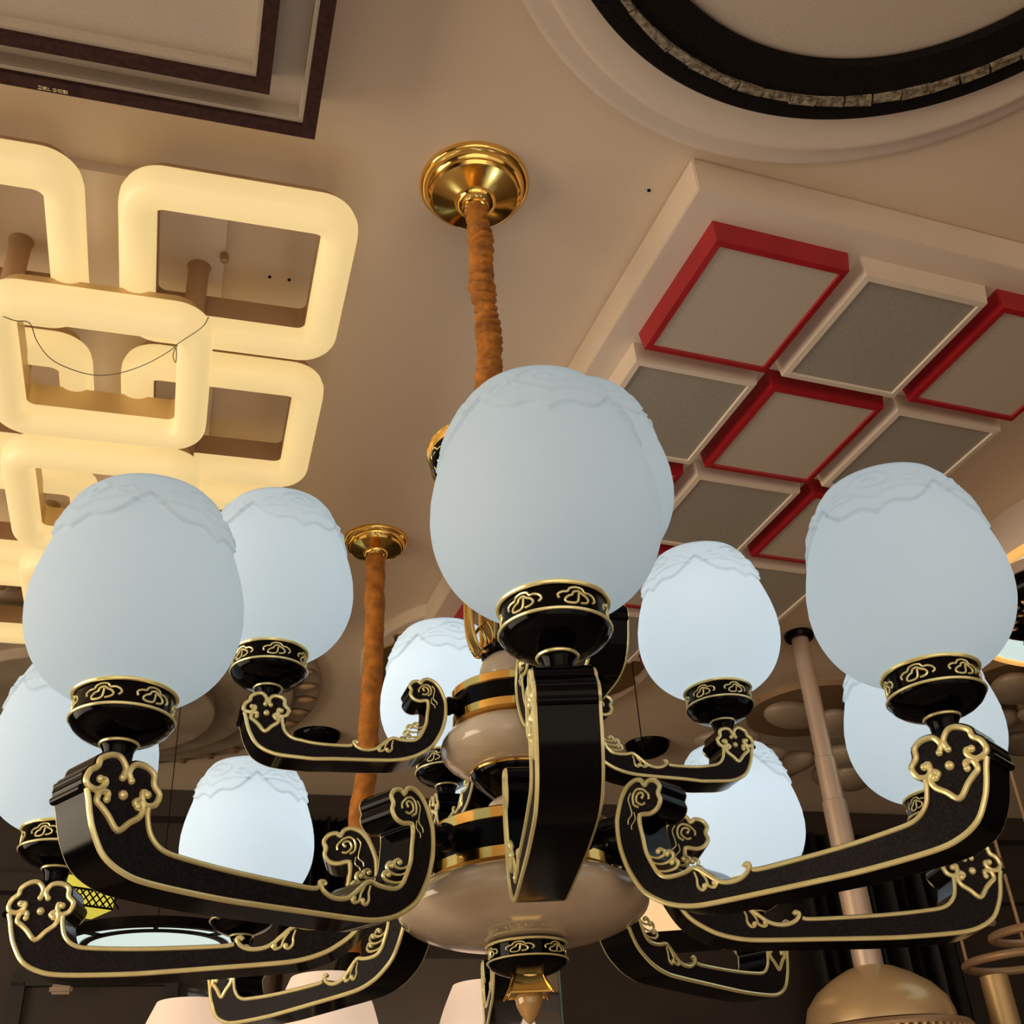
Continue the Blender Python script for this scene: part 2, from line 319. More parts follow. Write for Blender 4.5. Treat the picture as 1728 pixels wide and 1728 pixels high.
def cup_mesh(parent, rb=0.0405, z0=0.0, flip=False):
    bm = bmesh.new()
    add_lathe(bm, [(0.0125, 0), (0.017, 0.0015), (0.0235, 0.0035), (0.032, 0.0075), (0.0385, 0.0125), (0.0425, 0.0180), (0.0425, 0.0205), (rb, 0.0225), (rb, 0.0415), (0.0425, 0.043), (0.036, 0.0445), (0.0, 0.043)], 72)
    add_torus(bm, 0.0428, 0.0013, 0.0205, 72, 8, mi=1); add_torus(bm, 0.0425, 0.0019, 0.0425, 72, 8, mi=1)
    add_torus(bm, 0.0152, 0.0015, 0.0006, 48, 8, mi=1)
    for k in range(6):
        a0 = 2 * PI * k / 6 + 0.35
        for L in (CLOUD_O, CLOUD_I):
            pts = []
            for u, v in catmull(L, 3):
                a = a0 + u * 0.001 / rb * 0.98; pts.append(((rb + .0004) * math.cos(a), (rb + .0004) * math.sin(a), 0.0313 + v * 0.00088))
            add_tube(bm, pts, 0.00095, 6, 1)
    return obj('lamp_cup', bm, ['black', 'pale_gold'], parent)
SHADE = [(0.033,0.0425),(0.040,0.0445),(0.050,0.0480),(0.060,0.0535),(0.0705,0.0620),(0.0795,0.0730),(0.0865,0.0865),(0.0912,0.102),(0.0930,0.118),(0.0922,0.135),(0.0888,0.153),(0.0838,0.171),(0.0778,0.189),(0.0708,0.206),(0.0640,0.221),(0.0590,0.232)]
def seg_d(p, a, b):
    ax, ay = a; bx, by = b; dx, dy = bx - ax, by - ay; L = dx * dx + dy * dy
    t = 0 if L == 0 else max(0, min(1, ((p[0] - ax) * dx + (p[1] - ay) * dy) / L)); return math.hypot(p[0] - ax - t * dx, p[1] - ay - t * dy)
SPIR = [[(math.cos(t) * (2 + t * 1.45) * 1.35, math.sin(t) * (2 + t * 1.45) * 0.9 + 3) for t in [k * 0.42 for k in range(26)]],
        [(-38,-6),(-33,2),(-25,3),(-24,-4),(-30,-6)], [(38,-6),(33,2),(25,3),(24,-4),(30,-6)], [(-40,-14),(-26,-12),(-10,-13),(0,-20),(10,-13),(26,-12),(40,-14)]]
def shade_mesh(parent):
    prof = catmull(SHADE[:9], 4) + catmull(SHADE[9:], 12); n = 240; bm = bmesh.new(); rings = []
    for r, z in prof:
        ring = []
        for k in range(n):
            a = 2 * PI * k / n; u4 = ((a / (PI / 2)) % 1) - 0.5           # four cloud panels round the mouth
            edge = 0.184 - 0.017 * max(0, 1 - abs(u4) * 7) ** 1.3 - 0.006 * math.exp(-(u4 * 5) ** 2) + 0.007 * math.cos(u4 * 4 * PI) + 0.014 * (abs(u4) * 2) ** 4
            t = max(0, min(1, (z - edge) / 0.0022)); h = 0.0036 * t * t * (3 - 2 * t) * min(1, max(0, (0.236 - z) / 0.01))
            if z > 0.183:
                p = (u4 * 92, (z - 0.209) * 1000)
                d = min(min(seg_d(p, L[i], L[i + 1]) for i in range(len(L) - 1)) for L in SPIR)
                h += 0.0026 * math.exp(-(d / 1.5) ** 2)
            q = r + h
            ring.append(bm.verts.new((q * math.cos(a), q * math.sin(a), z)))
        rings.append(ring)
    # rolled mouth
    for dr, dz in ((-0.0015, 0.0022), (-0.0035, 0.0020), (-0.0045, -0.0010), (-0.0045, -0.006)):
        rings.append([bm.verts.new(v.co + Vector((v.co.x, v.co.y, 0)).normalized() * dr + Vector((0, 0, dz))) for v in rings[len(prof) - 1]])
    for i in range(len(rings) - 1):
        for k in range(n): bm.faces.new((rings[i][k], rings[i][(k + 1) % n], rings[i + 1][(k + 1) % n], rings[i + 1][k]))
    return obj('glass_shade', bm, 'shade', parent, angle=180)

ch = thing('chandelier', 'large two-tier chandelier of black and gold scroll arms with milky tulip shades, nearest the camera', 'chandelier', (CX, CY, CZ + EYE))
def rot_about(o, phi, r, z, spin=0):
    o.matrix_local = Matrix.Translation((r * math.sin(phi), -r * math.cos(phi), z)) @ Matrix.Rotation(spin, 4, 'Z')
protos = {}
def dup_part(o, parent):
    c = o.copy(); COL.objects.link(c); c.parent = parent
    for g in o.children:
        d = g.copy(); COL.objects.link(d); d.parent = c
    return c
cup0 = shade0 = None
BULB = {}
def bulb(loc, pw):
    l = bpy.data.lights.new('shade_bulb', 'POINT'); l.energy = pw; l.color = (1.0, 0.97, 0.96); l.shadow_soft_size = 0.03
    o = bpy.data.objects.new('shade_bulb', l); COL.objects.link(o); o.parent = ch; o.location = loc
for tier, nn, ph, rad, hh in ((1, 8, PH1, R1, 0.0), (2, 4, PH2, R2, H2)):
    arm0 = None
    for k in range(nn):
        phi = ph + k * 2 * PI / nn
        if arm0 is None: arm = arm0 = make_arm(tier == 2, ch)
        else: arm = dup_part(arm0, ch)
        arm.matrix_local = Matrix.Translation((0, 0, hh)) @ Matrix.Rotation(phi - PI / 2, 4, 'Z')
        if cup0 is None: cup = cup0 = cup_mesh(ch); sh = shade0 = shade_mesh(ch)
        else: cup = dup_part(cup0, ch); sh = dup_part(shade0, ch)
        spin = phi - PI / 2 + (0.25 if k % 2 else 0)
        rot_about(cup, phi, rad, hh, spin); rot_about(sh, phi, rad, hh, spin + PI / 4)
        back = 0.5 - 0.5 * math.cos(phi)
        bulb((rad * math.sin(phi), -rad * math.cos(phi), hh + 0.135), 0.085 + 0.42 * back)
# hub, from bottom to top
def part(name, prof, m, n=96, mis=None, extra=None, off=0.003):
    bm = bmesh.new(); add_lathe(bm, prof, n, mis=mis)
    if extra: extra(bm)
    o = obj(name, bm, m, ch); o.location = (off, 0, 0); return o
def ellips(r, h, zc, n=20, r0=0.0):
    out = []
    for k in range(n + 1):
        a = -PI / 2 + PI * k / n; x = r0 + (r - r0) * math.cos(a) ** 0.85 if math.cos(a) > 1e-9 else r0
        out.append((x, zc + h * math.sin(a)))
    return out
part('lower_jade_disc', ellips(0.137, 0.036, -0.062, 24, 0.02), 'jade')
part('upper_jade_disc', ellips(0.086, 0.031, 0.119, 24, 0.02), 'jade')
part('jade_ball', ellips(0.037, 0.022, 0.040, 16, 0.008), 'jade'); part('jade_ball', ellips(0.037, 0.027, 0.213, 16, 0.008), 'jade')
def band(r, z0, z1, g):
    h = z1 - z0
    return [(r * .85, z0), (r - .003, z0), (r, z0 + .002), (r, z0 + g), (r - .002, z0 + g + .001), (r - .002, z1 - g - .001), (r, z1 - g), (r, z1 - .002), (r - .003, z1), (r * .7, z1 + .004), (0.02, z1 + .004)]
part('lower_hub_ring', band(0.103, -0.034, 0.022, 0.013), ['gold', 'black'], 96, [0, 0, 0, 0, 1, 0, 0, 0, 0, 0])
part('upper_hub_ring', band(0.0715, 0.145, 0.190, 0.011), ['gold', 'black'], 96, [0, 0, 0, 0, 1, 0, 0, 0, 0, 0])
part('black_bell', [(0.014, 0.048), (0.016, 0.052), (0.024, 0.058), (0.036, 0.068), (0.047, 0.079), (0.0515, 0.086), (0.0515, 0.089), (0.02, 0.091)], ['black', 'gold'], 96, None, lambda bm: add_torus(bm, 0.0515, 0.0018, 0.0885, 96, 8, mi=1))
part('black_bell', [(0.02, 0.237), (0.034, 0.239), (0.035, 0.243), (0.026, 0.252), (0.016, 0.262), (0.0125, 0.275), (0.011, 0.32), (0.011, 0.50)], ['black', 'gold'], 64, None, lambda bm: [add_torus(bm, 0.0135, 0.004, z, 48, 10, mi=1) for z in (0.30, 0.34, 0.38, 0.48)])
bc = cup_mesh(ch); bc.name = 'bottom_cup'; bc.location = (0.004, 0, -0.1335); bc.scale = (1, 1, 0.75)
part('bottom_cup_mount', [(0.010, -0.142), (0.014, -0.134), (0.014, -0.125), (0.01, -0.098)], 'black', 64)
bm = bmesh.new()                 # flared square gold mount
for (h0, z0, h1, z1) in ((0.0135, -0.128, 0.020, -0.150),):
    a = [bm.verts.new((sx * h0, sy * h0, z0)) for sx, sy in ((-1, -1), (1, -1), (1, 1), (-1, 1))]; b = [bm.verts.new((sx * h1, sy * h1, z1)) for sx, sy in ((-1, -1), (1, -1), (1, 1), (-1, 1))]
    for k in range(4): bm.faces.new((a[k], a[(k + 1) % 4], b[(k + 1) % 4], b[k]))
    bm.faces.new(a); bm.faces.new(b[::-1])
for q in (a, b):
    add_tube(bm, [v.co.copy() for v in q], 0.0016, 8, 0, True)
for k in range(4): add_tube(bm, [a[k].co.copy(), (a[k].co + b[k].co) / 2 * 1.0, b[k].co * 1.0 + Vector((b[k].co.x, b[k].co.y, 0)) * .18 + Vector((0, 0, -.002))], 0.0013, 8)
o = obj('finial_mount', bm, 'gold', ch, angle=20); o.location = (0.003, 0, 0); o.rotation_euler = (0, 0, 0.15)
part('finial_drop', [(0.0, -0.1790), (0.004, -0.1765), (0.0090, -0.1700), (0.0128, -0.1620), (0.0145, -0.1550), (0.0135, -0.1490), (0.010, -0.146)], 'amber', 24)
# top dish under the cord and the small scroll brackets below it
bm = bmesh.new()
add_lathe(bm, [(0.012, 0.475), (0.020, 0.480), (0.045, 0.492), (0.070, 0.508), (0.083, 0.525), (0.085, 0.540), (0.088, 0.546), (0.088, 0.552), (0.082, 0.555), (0.03, 0.572), (0.016, 0.590), (0.014, 0.60)], 96, mis=[0] * 5 + [1] * 6)
for k in range(7):
    a0 = 2 * PI * k / 7
    for L in (CLOUD_O, CLOUD_I):
        pts = []
        for u, v in catmull(L, 3):
            t = (v * 1.3 + 11) / 22; a = a0 + u * 0.0016 / 0.08; rr = 0.0745 + 0.011 * t; pts.append((rr * math.cos(a), rr * math.sin(a), 0.511 + 0.026 * t))
        add_tube(bm, pts, 0.0012, 6, 2)
o = obj('top_dish', bm, ['black', 'gold', 'pale_gold'], ch); o.location = (-0.004, 0, -0.006)
for k in range(4):
    a = PH2 + 0.15 + k * PI / 2; bm = bmesh.new()
    L = [(0.014,0.36),(0.024,0.372),(0.036,0.360),(0.046,0.330),(0.049,0.290),(0.046,0.255),(0.036,0.236),(0.026,0.243),(0.022,0.262),(0.029,0.276),(0.036,0.268)]
    for dy in (-0.009, 0.009): add_tube(bm, [(r, dy, z) for r, z in catmull(L, 5)], 0.0022, 8, 1)
    pts = catmull(L[:8], 5)
    for i in range(len(pts) - 1):
        v = [bm.verts.new((pts[j][0] * q, dy, pts[j][1])) for j, dy, q in ((i, -.009, 1), (i + 1, -.009, 1), (i + 1, .009, 1), (i, .009, 1))]; bm.faces.new(v)
    bmesh.ops.remove_doubles(bm, verts=bm.verts[:], dist=1e-5)
    o = obj('scroll_bracket', bm, ['dull_gold', 'gold'], ch); o.rotation_euler = (0, 0, a - PI / 2)
# canopy
def canopy_prof(R, h): return [(R, 0), (R, -0.10 * h), (R * .96, -0.17 * h), (R * .91, -0.20 * h), (R * .90, -.30 * h), (R * .84, -.38 * h), (R * .82, -.36 * h), (R * .78, -.46 * h), (R * .70, -.50 * h), (R * .52, -.58 * h), (R * .38, -.64 * h), (R * .37, -.72 * h), (R * .31, -.82 * h), (R * .25, -.86 * h), (R * .245, -.95 * h), (R * .16, -1.0 * h), (0.0, -1.0 * h)]
bm = bmesh.new(); CAN = Vector((-0.0255, 1.268)); add_lathe(bm, canopy_prof(0.0875, 0.062), 96)
can = obj('canopy', bm, 'gold', ch); can.location = (CAN.x - CX, CAN.y - CY, ZC - CZ)
def rope(path, r0, n=900, m=28, amp=0.16, seed=0.0, fold=95, m_='velvet', tight=1.0):
    """gathered velvet sleeve round a chain"""
    bm = bmesh.new(); rings = []; path = [Vector(p) for p in path]
    cum = [0]
    for i in range(1, len(path)): cum.append(cum[-1] + (path[i] - path[i - 1]).length)
    for i in range(n):
        s = cum[-1] * i / (n - 1); j = 0
        while j < len(cum) - 2 and cum[j + 1] < s: j += 1
        t = (s - cum[j]) / max(1e-9, cum[j + 1] - cum[j]); p = path[j].lerp(path[j + 1], t)
        p = p + Vector((noise.noise((s * 9, seed, 0)), noise.noise((s * 9, seed, 5)), 0)) * r0 * 0.38 * min(1, s * 20)
        big = 1 + 0.13 * noise.noise((s * 22, seed, 9)); ring = []
        for k in range(m):
            a = 2 * PI * k / m
            ph = s * fold * 2 * PI / 1.6 + 1.6 * math.sin(a + s * 30) + 2.5 * noise.noise((math.cos(a) * .8, math.sin(a) * .8, s * 28 + seed))
            f = (0.5 + 0.5 * math.cos(ph)) ** 0.6
            h = amp * (f - .5) + 0.45 * amp * noise.noise((math.cos(a) * 3, math.sin(a) * 3, s * 160))
            rr = r0 * big * (1 + h); ring.append(bm.verts.new(p + Vector((rr * math.cos(a), rr * math.sin(a), 0))))
        rings.append(ring)
    for i in range(n - 1):
        for k in range(m): bm.faces.new((rings[i][k], rings[i][(k + 1) % m], rings[i + 1][(k + 1) % m], rings[i + 1][k]))
    bm.faces.new(rings[0]); bm.faces.new(rings[-1])
    return bm
bm = rope([(CAN.x - CX, CAN.y - CY, ZC - CZ - 0.058), (-0.004, -0.006, 0.93), (0.001, -0.003, 0.80), (-0.003, 0, 0.60), (-0.004, 0, 0.575)], 0.0160, amp=0.42, seed=1.0)
obj('velvet_cord_sleeve', bm, 'velvet', ch, angle=180)

# ------------------------------------------------------------------ second chandelier behind
c2 = thing('chandelier', 'smaller looking chandelier with warm blush shades on a smooth velvet cord, behind the big one', 'chandelier', V(-0.375, 2.345, 0.155))
bm = bmesh.new(); add_lathe(bm, canopy_prof(0.078, 0.055), 96); o = obj('canopy', bm, 'gold', c2); o.location = (0.043, 0, ZC - 0.155)
bm = rope([(0.043, 0, ZC - 0.155 - 0.05), (0.040, 0, 0.95), (0.026, 0.0, 0.7), (0.012, 0, 0.5), (0, 0, 0.33)], 0.0225, amp=0.07, seed=7.0, fold=26)
obj('velvet_cord_sleeve', bm, 'velvet', c2, angle=180)
bm = bmesh.new(); add_lathe(bm, [(0.02, -.08), (0.09, -.05), (0.10, 0), (0.06, .03), (0.02, .05), (0.015, .2), (0.05, .26), (0.02, .33)], 48); obj('hub', bm, 'black', c2)
arm0 = None
for k in range(6):
    phi = 0.03 + k * PI / 3
    if arm0 is None:
        bm = bmesh.new(); L = [(0.10, -.01), (0.13, -.03), (0.17, -.10), (0.21, -.12), (0.24, -.115), (0.28, -.10), (0.303, -.05), (0.306, -.005)]
        add_tube(bm, [(r, 0, z) for r, z in catmull(L, 5)], 0.017, 10)
        for sd in (-1, 1): add_tube(bm, [(r, sd * .014, z - .008) for r, z in catmull(L, 5)], 0.004, 8, 1)
        arm = arm0 = obj('arm', bm, ['black', 'dull_gold'], c2)
        bm = bmesh.new(); add_lathe(bm, [(a * 1.0, b - 0.0) for a, b in catmull(SHADE, 3)], 64, close=False)
        sh = sh0 = obj('glass_shade', bm, 'pink_shade', c2)
        bm = bmesh.new(); add_lathe(bm, [(0.013, 0), (0.03, 0.007), (0.042, 0.018), (0.042, 0.043), (0.0, 0.043)], 48); cu = cu0 = obj('lamp_cup', bm, 'black', c2)
    else: arm = dup_part(arm0, c2); sh = dup_part(sh0, c2); cu = dup_part(cu0, c2)
    arm.rotation_euler = (0, 0, phi - PI / 2)
    for q in (sh, cu): q.location = (0.306 * math.sin(phi), -0.306 * math.cos(phi), 0)

# ------------------------------------------------------------------ glowing ring lamp
def rrect(h, rad, n):
    """rounded square, n points per corner + straight samples, matching order"""
    out = []
    for q in range(4):
        cx, cy = [(1, 1), (-1, 1), (-1, -1), (1, -1)][q]
        for k in range(n + 1):
            a = q * PI / 2 + PI / 2 * k / n; out.append((cx * (h - rad) + rad * math.cos(a), cy * (h - rad) + rad * math.sin(a)))
    return out
def ring_part(c, zb, parent, casing):
    n = 14; I = rrect(0.1215, 0.014, n); O = rrect(0.176, 0.062, n); N = len(I)
    def sweep(cs, m, name):
        bm = bmesh.new(); rings = [[bm.verts.new((a[0] + (b[0] - a[0]) * s, a[1] + (b[1] - a[1]) * s, z)) for a, b in zip(I, O)] for s, z in cs]
        L = len(rings)
        for i in range(L):
            p, q = rings[i], rings[(i + 1) % L]
            for k in range(N): bm.faces.new((p[k], p[(k + 1) % N], q[(k + 1) % N], q[k]))
        return obj(name, bm, m, parent if name == 'glowing_ring' else g, angle=50)
    cs = [(0.5 - 0.5 * math.cos(PI * k / 16), -0.030 * math.sin(PI * k / 16) ** 0.75) for k in range(17)] + [(1.0, 0.010), (0.93, 0.022), (0.75, 0.028), (0.5, 0.028), (0.5, 0.008), (0.0, 0.008)]
    g = sweep(cs, 'ring_glow', 'glowing_ring')
    g.location = (*c, 0); g.location.z = zb
    cs = [(0.0, 0.008), (0.0, 0.052), (0.55, 0.052), (0.55, 0.008)]
    sweep(cs, casing, 'metal_casing')
    return g
RLC = Vector((-0.412, 1.31)) ; 
rl = thing('ring_ceiling_lamp', 'warm glowing ceiling lamp of overlapping rounded square rings', 'ceiling lamp', (RLC.x, RLC.y, ZC + EYE), YAW)
zu, zl = 1.315 - ZC, 1.24 - ZC
for i in range(2):
    for j in range(4): ring_part((-0.40 * i, 0.40 * j), zu, rl, 'bronze')
ring_part((-0.20, 0.20), zl, rl, 'brass_satin'); ring_part((-0.20, 0.60), zl, rl, 'brass_satin')  # lower casings take a lighter metal: their lit look is put into the colour
ring_part((-0.20, 1.00), zl, rl, 'brass_satin')
bm = bmesh.new(); add_box(bm, (-0.20, 0.60, -0.011), (0.36, 1.35, 0.022)); obj('base_plate', bm, 'white_lamp', rl, smooth=False)
for j in range(3):
    for (x, y) in ((-0.06, 0.10), (-0.34, 0.10), (-0.06, 0.30), (-0.34, 0.30)):
        bm = bmesh.new(); add_lathe(bm, [(0.017, zl + .052), (0.017, -0.028), (0.020, -0.022)], 24, (x, y + 0.4 * j, 0)); obj('post', bm, 'bronze', rl)
bm = bmesh.new(); add_lathe(bm, [(0.0, -0.040), (0.006, -0.038), (0.008, -0.030), (0.006, -0.022)], 16, (-0.02, 0.06, 0)); obj('cap_nut', bm, 'bronze', rl)
# loose green wire tied to the lowest ring
bm = bmesh.new()
wp = [at_z(u, v, 1.205 if 20 < u < 330 else 1.212) for u, v in ((0, 532), (25, 541), (50, 545), (62, 575), (85, 605), (120, 623), (160, 633), (200, 630), (245, 615), (285, 593), (300, 580), (340, 553), (352, 535))]
add_tube(bm, catmull([tuple(p) for p in wp], 4), 0.0008, 6); add_tube(bm, catmull([tuple(at_z(u, v, 1.204)) for u, v in ((296, 586), (292, 600), (296, 612), (298, 600), (297, 586))], 4), 0.0007, 6)
tag(obj('loose_wire', bm, 'wire'), 'thin green wire sagging across the opening of the lowest glowing ring', 'wire')

# ------------------------------------------------------------------ dark framed square ceiling lamp
sq = thing('square_ceiling_lamp', 'unlit square ceiling lamp with two nested dark brown frames', 'ceiling lamp')
def pz(a, b, z): return a + (b - a)
CS = at_z(531, 236, 1.345)       # far corner, outer frame
qx, qy = -EX, -EY
def frame(name, corner, inset, wdt, size, z0, z1, m, parent):
    bm = bmesh.new(); base = Vector((corner.x, corner.y, 0)) + qx * inset + qy * inset; zc = (z0 + z1) / 2 + EYE; hh = z1 - z0
    for (a0, a1, b0, b1) in ((0, size, 0, wdt), (0, size, size - wdt, size), (0, wdt, wdt, size - wdt), (size - wdt, size, wdt, size - wdt)):
        c = base + qx * (a0 + a1) / 2 + qy * (b0 + b1) / 2; add_box(bm, (c.x, c.y, zc), (a1 - a0, b1 - b0, hh), YAW)
    return obj(name, bm, m, parent, smooth=False)
def plate(name, corner, inset, size, z0, z1, m, parent):
    bm = bmesh.new(); c = Vector((corner.x, corner.y, 0)) + (qx + qy) * (inset + size / 2); add_box(bm, (c.x, c.y, (z0 + z1) / 2 + EYE), (size, size, z1 - z0), YAW)
    return obj(name, bm, m, parent, smooth=False)
plate('base_plate', CS, 0.004, 0.80, 1.395, ZC, 'white_lamp', sq)
frame('outer_frame', CS, 0.0, 0.020, 0.81, 1.345, 1.395, 'frame_brown', sq)
frame('outer_lip', CS, 0.020, 0.006, 0.77, 1.352, 1.392, 'diffuser', sq)
plate('outer_diffuser', CS, 0.026, 0.758, 1.378, 1.392, 'diffuser', sq)
frame('inner_frame', CS, 0.070, 0.020, 0.67, 1.335, 1.378, 'frame_brown', sq)
frame('inner_lip', CS, 0.090, 0.006, 0.63, 1.342, 1.377, 'diffuser', sq)
plate('inner_diffuser', CS, 0.096, 0.618, 1.360, 1.377, 'diffuser', sq)
# printed label on the frame
cu = bpy.data.curves.new('printed_label', 'FONT'); cu.body = '\u536b\u51efL \u2461\u5207\u5272'; cu.size = 0.0068; cu.extrude = 0.0003; cu.align_x = 'CENTER'; cu.align_y = 'CENTER'
lb = bpy.data.objects.new('printed_label', cu); COL.objects.link(lb)
bpy.context.view_layer.update()
dg = bpy.context.evaluated_depsgraph_get(); me = bpy.data.meshes.new_from_object(lb.evaluated_get(dg)); bpy.data.objects.remove(lb)
me.materials.clear(); me.materials.append(M['label_ink']); lb = bpy.data.objects.new('printed_label', me); COL.objects.link(lb)
lp = at_z(89, 152, 1.3445); lb.location = lp; lb.rotation_euler = (PI, 0, YAW); lb.parent = sq

# ------------------------------------------------------------------ round lamp with the black crystal ring
rd = thing('round_ceiling_lamp', 'large round ceiling lamp with a black ring set with a row of crystals', 'ceiling lamp', (0.550, 0.712, ZC + EYE))
def annulus(name, r0, r1, z0, z1, m, parent, n=160, bev=0.003, loc=(0, 0, 0)):
    bm = bmesh.new(); pr = [(r0, z0 + bev), (r0 + bev, z0), (r1 - bev, z0), (r1, z0 + bev), (r1, z1), (r0, z1)]
    rg = [[bm.verts.new((r * math.cos(2 * PI * k / n), r * math.sin(2 * PI * k / n), z)) for k in range(n)] for r, z in pr]
    for i in range(len(pr)):
        a, b = rg[i], rg[(i + 1) % len(pr)]
        for k in range(n): bm.faces.new((a[k], a[(k + 1) % n], b[(k + 1) % n], b[k]))
    o = obj(name, bm, m, parent, angle=30); o.location = loc; return o
def disc(name, r, z0, z1, m, parent, dome=0.0, loc=(0, 0, 0), n=128):
    bm = bmesh.new(); pr = [(0.0, z0 - dome)] + [(r * math.sin(PI / 2 * k / 12) * 0.99, z0 - dome * math.cos(PI / 2 * k / 12)) for k in range(1, 13)] + [(r, z0 + .002), (r, z1)]
    add_lathe(bm, pr, n); o = obj(name, bm, m, parent, angle=30); o.location = loc; return o
disc('outer_rim', 0.522, -0.012, 0, 'white_lamp', rd, loc=(-0.008, 0.028, 0))
disc('stepped_body', 0.490, -0.034, -0.012, 'white_metal', rd, loc=(-0.006, 0.016, 0))
annulus('black_ring', 0.365, 0.462, -0.052, -0.034, 'black_ring', rd, loc=(-.004, -.028, 0))
disc('diffuser', 0.366, -0.040, -0.034, 'diffuser', rd, dome=0.006, loc=(-.004, -.028, 0))
nc = 64
for k in range(nc):
    a = 2 * PI * k / nc; L = 2 * PI * 0.424 / nc * 0.96
    bm = bmesh.new(); add_box(bm, (0, 0, 0), (0.012 * random.uniform(.85, 1.15), L, 0.012))
    for v in bm.verts: v.co += Vector((random.uniform(-1, 1), random.uniform(-1, 1), random.uniform(-1, 1))) * 0.0014
    bmesh.ops.transform(bm, matrix=Matrix.Rotation(a, 4, 'Z') @ Matrix.Translation((0.424, 0, -0.053)), verts=bm.verts[:])
    o = obj('crystal', bm, 'crystal', rd, smooth=False); o.location = (-.004, -.028, 0)

# ------------------------------------------------------------------ red and white checker lamp
YP = math.radians(21.5); PX = Vector((math.cos(YP), math.sin(YP), 0)); PY = Vector((-math.sin(YP), math.cos(YP), 0))
P0 = at_z(*(1202, 372), 1.357)
ck = thing('checker_ceiling_lamp', 'white boxy ceiling lamp with red and white framed square panels in a checker pattern', 'ceiling lamp', (P0.x, P0.y, ZC + EYE), YP)
PW, PD = 0.282, 0.306
MG = 0.052
bm = bmesh.new(); x0, x1, y0, y1 = -MG, 3 * PW - 0.026 + 0.012, -MG, 5 * PD - 0.02 + MG; zb = 1.357 - ZC
add_box(bm, ((x0 + x1) / 2, (y0 + y1) / 2, zb / 2), (x1 - x0, y1 - y0, -zb)); bmesh.ops.bevel(bm, geom=bm.edges[:], offset=0.002, segments=2, affect='EDGES')
obj('lamp_body', bm, 'white_metal', ck, smooth=False)
for j in range(5):
    for i in range(3):
        red = (i + j) % 2 == 0; tw, td = 0.256, 0.282; ox, oy = i * PW, j * PD
        bm = bmesh.new(); zt, z1 = zb, 1.318 - ZC
        def ringv(ins, z): return [bm.verts.new((ox + (ins if sx < 0 else tw - ins), oy + (ins if sy < 0 else td - ins), z)) for sx, sy in ((-1, -1), (1, -1), (1, 1), (-1, 1))]
        A = [ringv(0, zt), ringv(0.004, z1), ringv(0.015, z1 - .001), ringv(0.0165, z1 + .003)]
        for a, b in zip(A, A[1:]):
            for k in range(4): bm.faces.new((a[k], a[(k + 1) % 4], b[(k + 1) % 4], b[k]))
        bm.faces.new(A[0])
        fr = obj('red_frame' if red else 'white_frame', bm, 'red' if red else 'white_metal', ck, smooth=False)
        bm = bmesh.new(); ins = 0.0165; v = ringv(ins, z1 + .003); bm.faces.new(v); w_ = ringv(ins, z1 + .012); bm.faces.new(w_)
        for k in range(4): bm.faces.new((v[k], v[(k + 1) % 4], w_[(k + 1) % 4], w_[k]))
        obj('diffuser_panel', bm, 'diffuser' if red else 'diffuser_grey', fr, smooth=False)

# ------------------------------------------------------------------ other lamps on the ceiling
sc_ = thing('round_ceiling_lamp', 'round cream ceiling lamp with scalloped gold edge, partly hidden behind the front shade', 'ceiling lamp', V(-0.04, 3.06, ZC))
disc('lamp_body', 0.43, -0.035, 0, 'white_metal', sc_)
bm = bmesh.new(); n = 240; rg = []
for r, z in ((0.33, -.036), (0.37, -.040), (0.395, -.039), (0.40, -.034)):
    rg.append([bm.verts.new(((r + (0.010 * math.sin(18 * 2 * PI * k / n) + .005 * math.sin(36 * 2 * PI * k / n)) * (r > .38)) * math.cos(2 * PI * k / n), (r + (0.010 * math.sin(18 * 2 * PI * k / n) + .005 * math.sin(36 * 2 * PI * k / n)) * (r > .38)) * math.sin(2 * PI * k / n), z)) for k in range(n)])
for a, b in zip(rg, rg[1:]):
    for k in range(n): bm.faces.new((a[k], a[(k + 1) % n], b[(k + 1) % n], b[k]))
obj('scalloped_edge', bm, 'dull_gold', sc_)
disc('diffuser', 0.34, -0.038, -.035, 'diffuser', sc_, dome=0.02)
for (u, v, r, lab) in ((535, 1240, 0.078, 'black bowl shaped ceiling mount seen above the scroll arm, between the cord and the shade'), (1092, 1256, 0.080, 'black bowl shaped ceiling mount near the pale telescopic pole')):
    p = at_z(u, v, ZC); bm = bmesh.new(); add_lathe(bm, [(0, -.045), (r * .45, -.043), (r * .8, -.030), (r * .97, -.012), (r, 0)], 48)
    o = obj('ceiling_mount', bm, 'black', None); o.location = p; tag(o, lab, 'ceiling mount')
# big tiered round lamp far left
tl = thing('tiered_ceiling_lamp', 'broad unlit tiered round ceiling lamp in the dark, below the glowing rings', 'ceiling lamp', V(-1.25, 3.0, ZC))
for i, (r, h) in enumerate(((0.66, .02), (0.58, .045), (0.47, .07), (0.36, .10))): disc('tier', r, -h, -h + .03, 'pebble', tl, loc=(0, 0, 0))
for k in range(40):
    bm = bmesh.new(); a = 2 * PI * k / 40; add_ball(bm, (0.62 * math.cos(a), 0.62 * math.sin(a), -.028), 0.03, 0, (1, .5, .35), 10, Matrix.Rotation(a, 4, 'Z'))
    obj('border_bead', bm, 'bronze', tl)
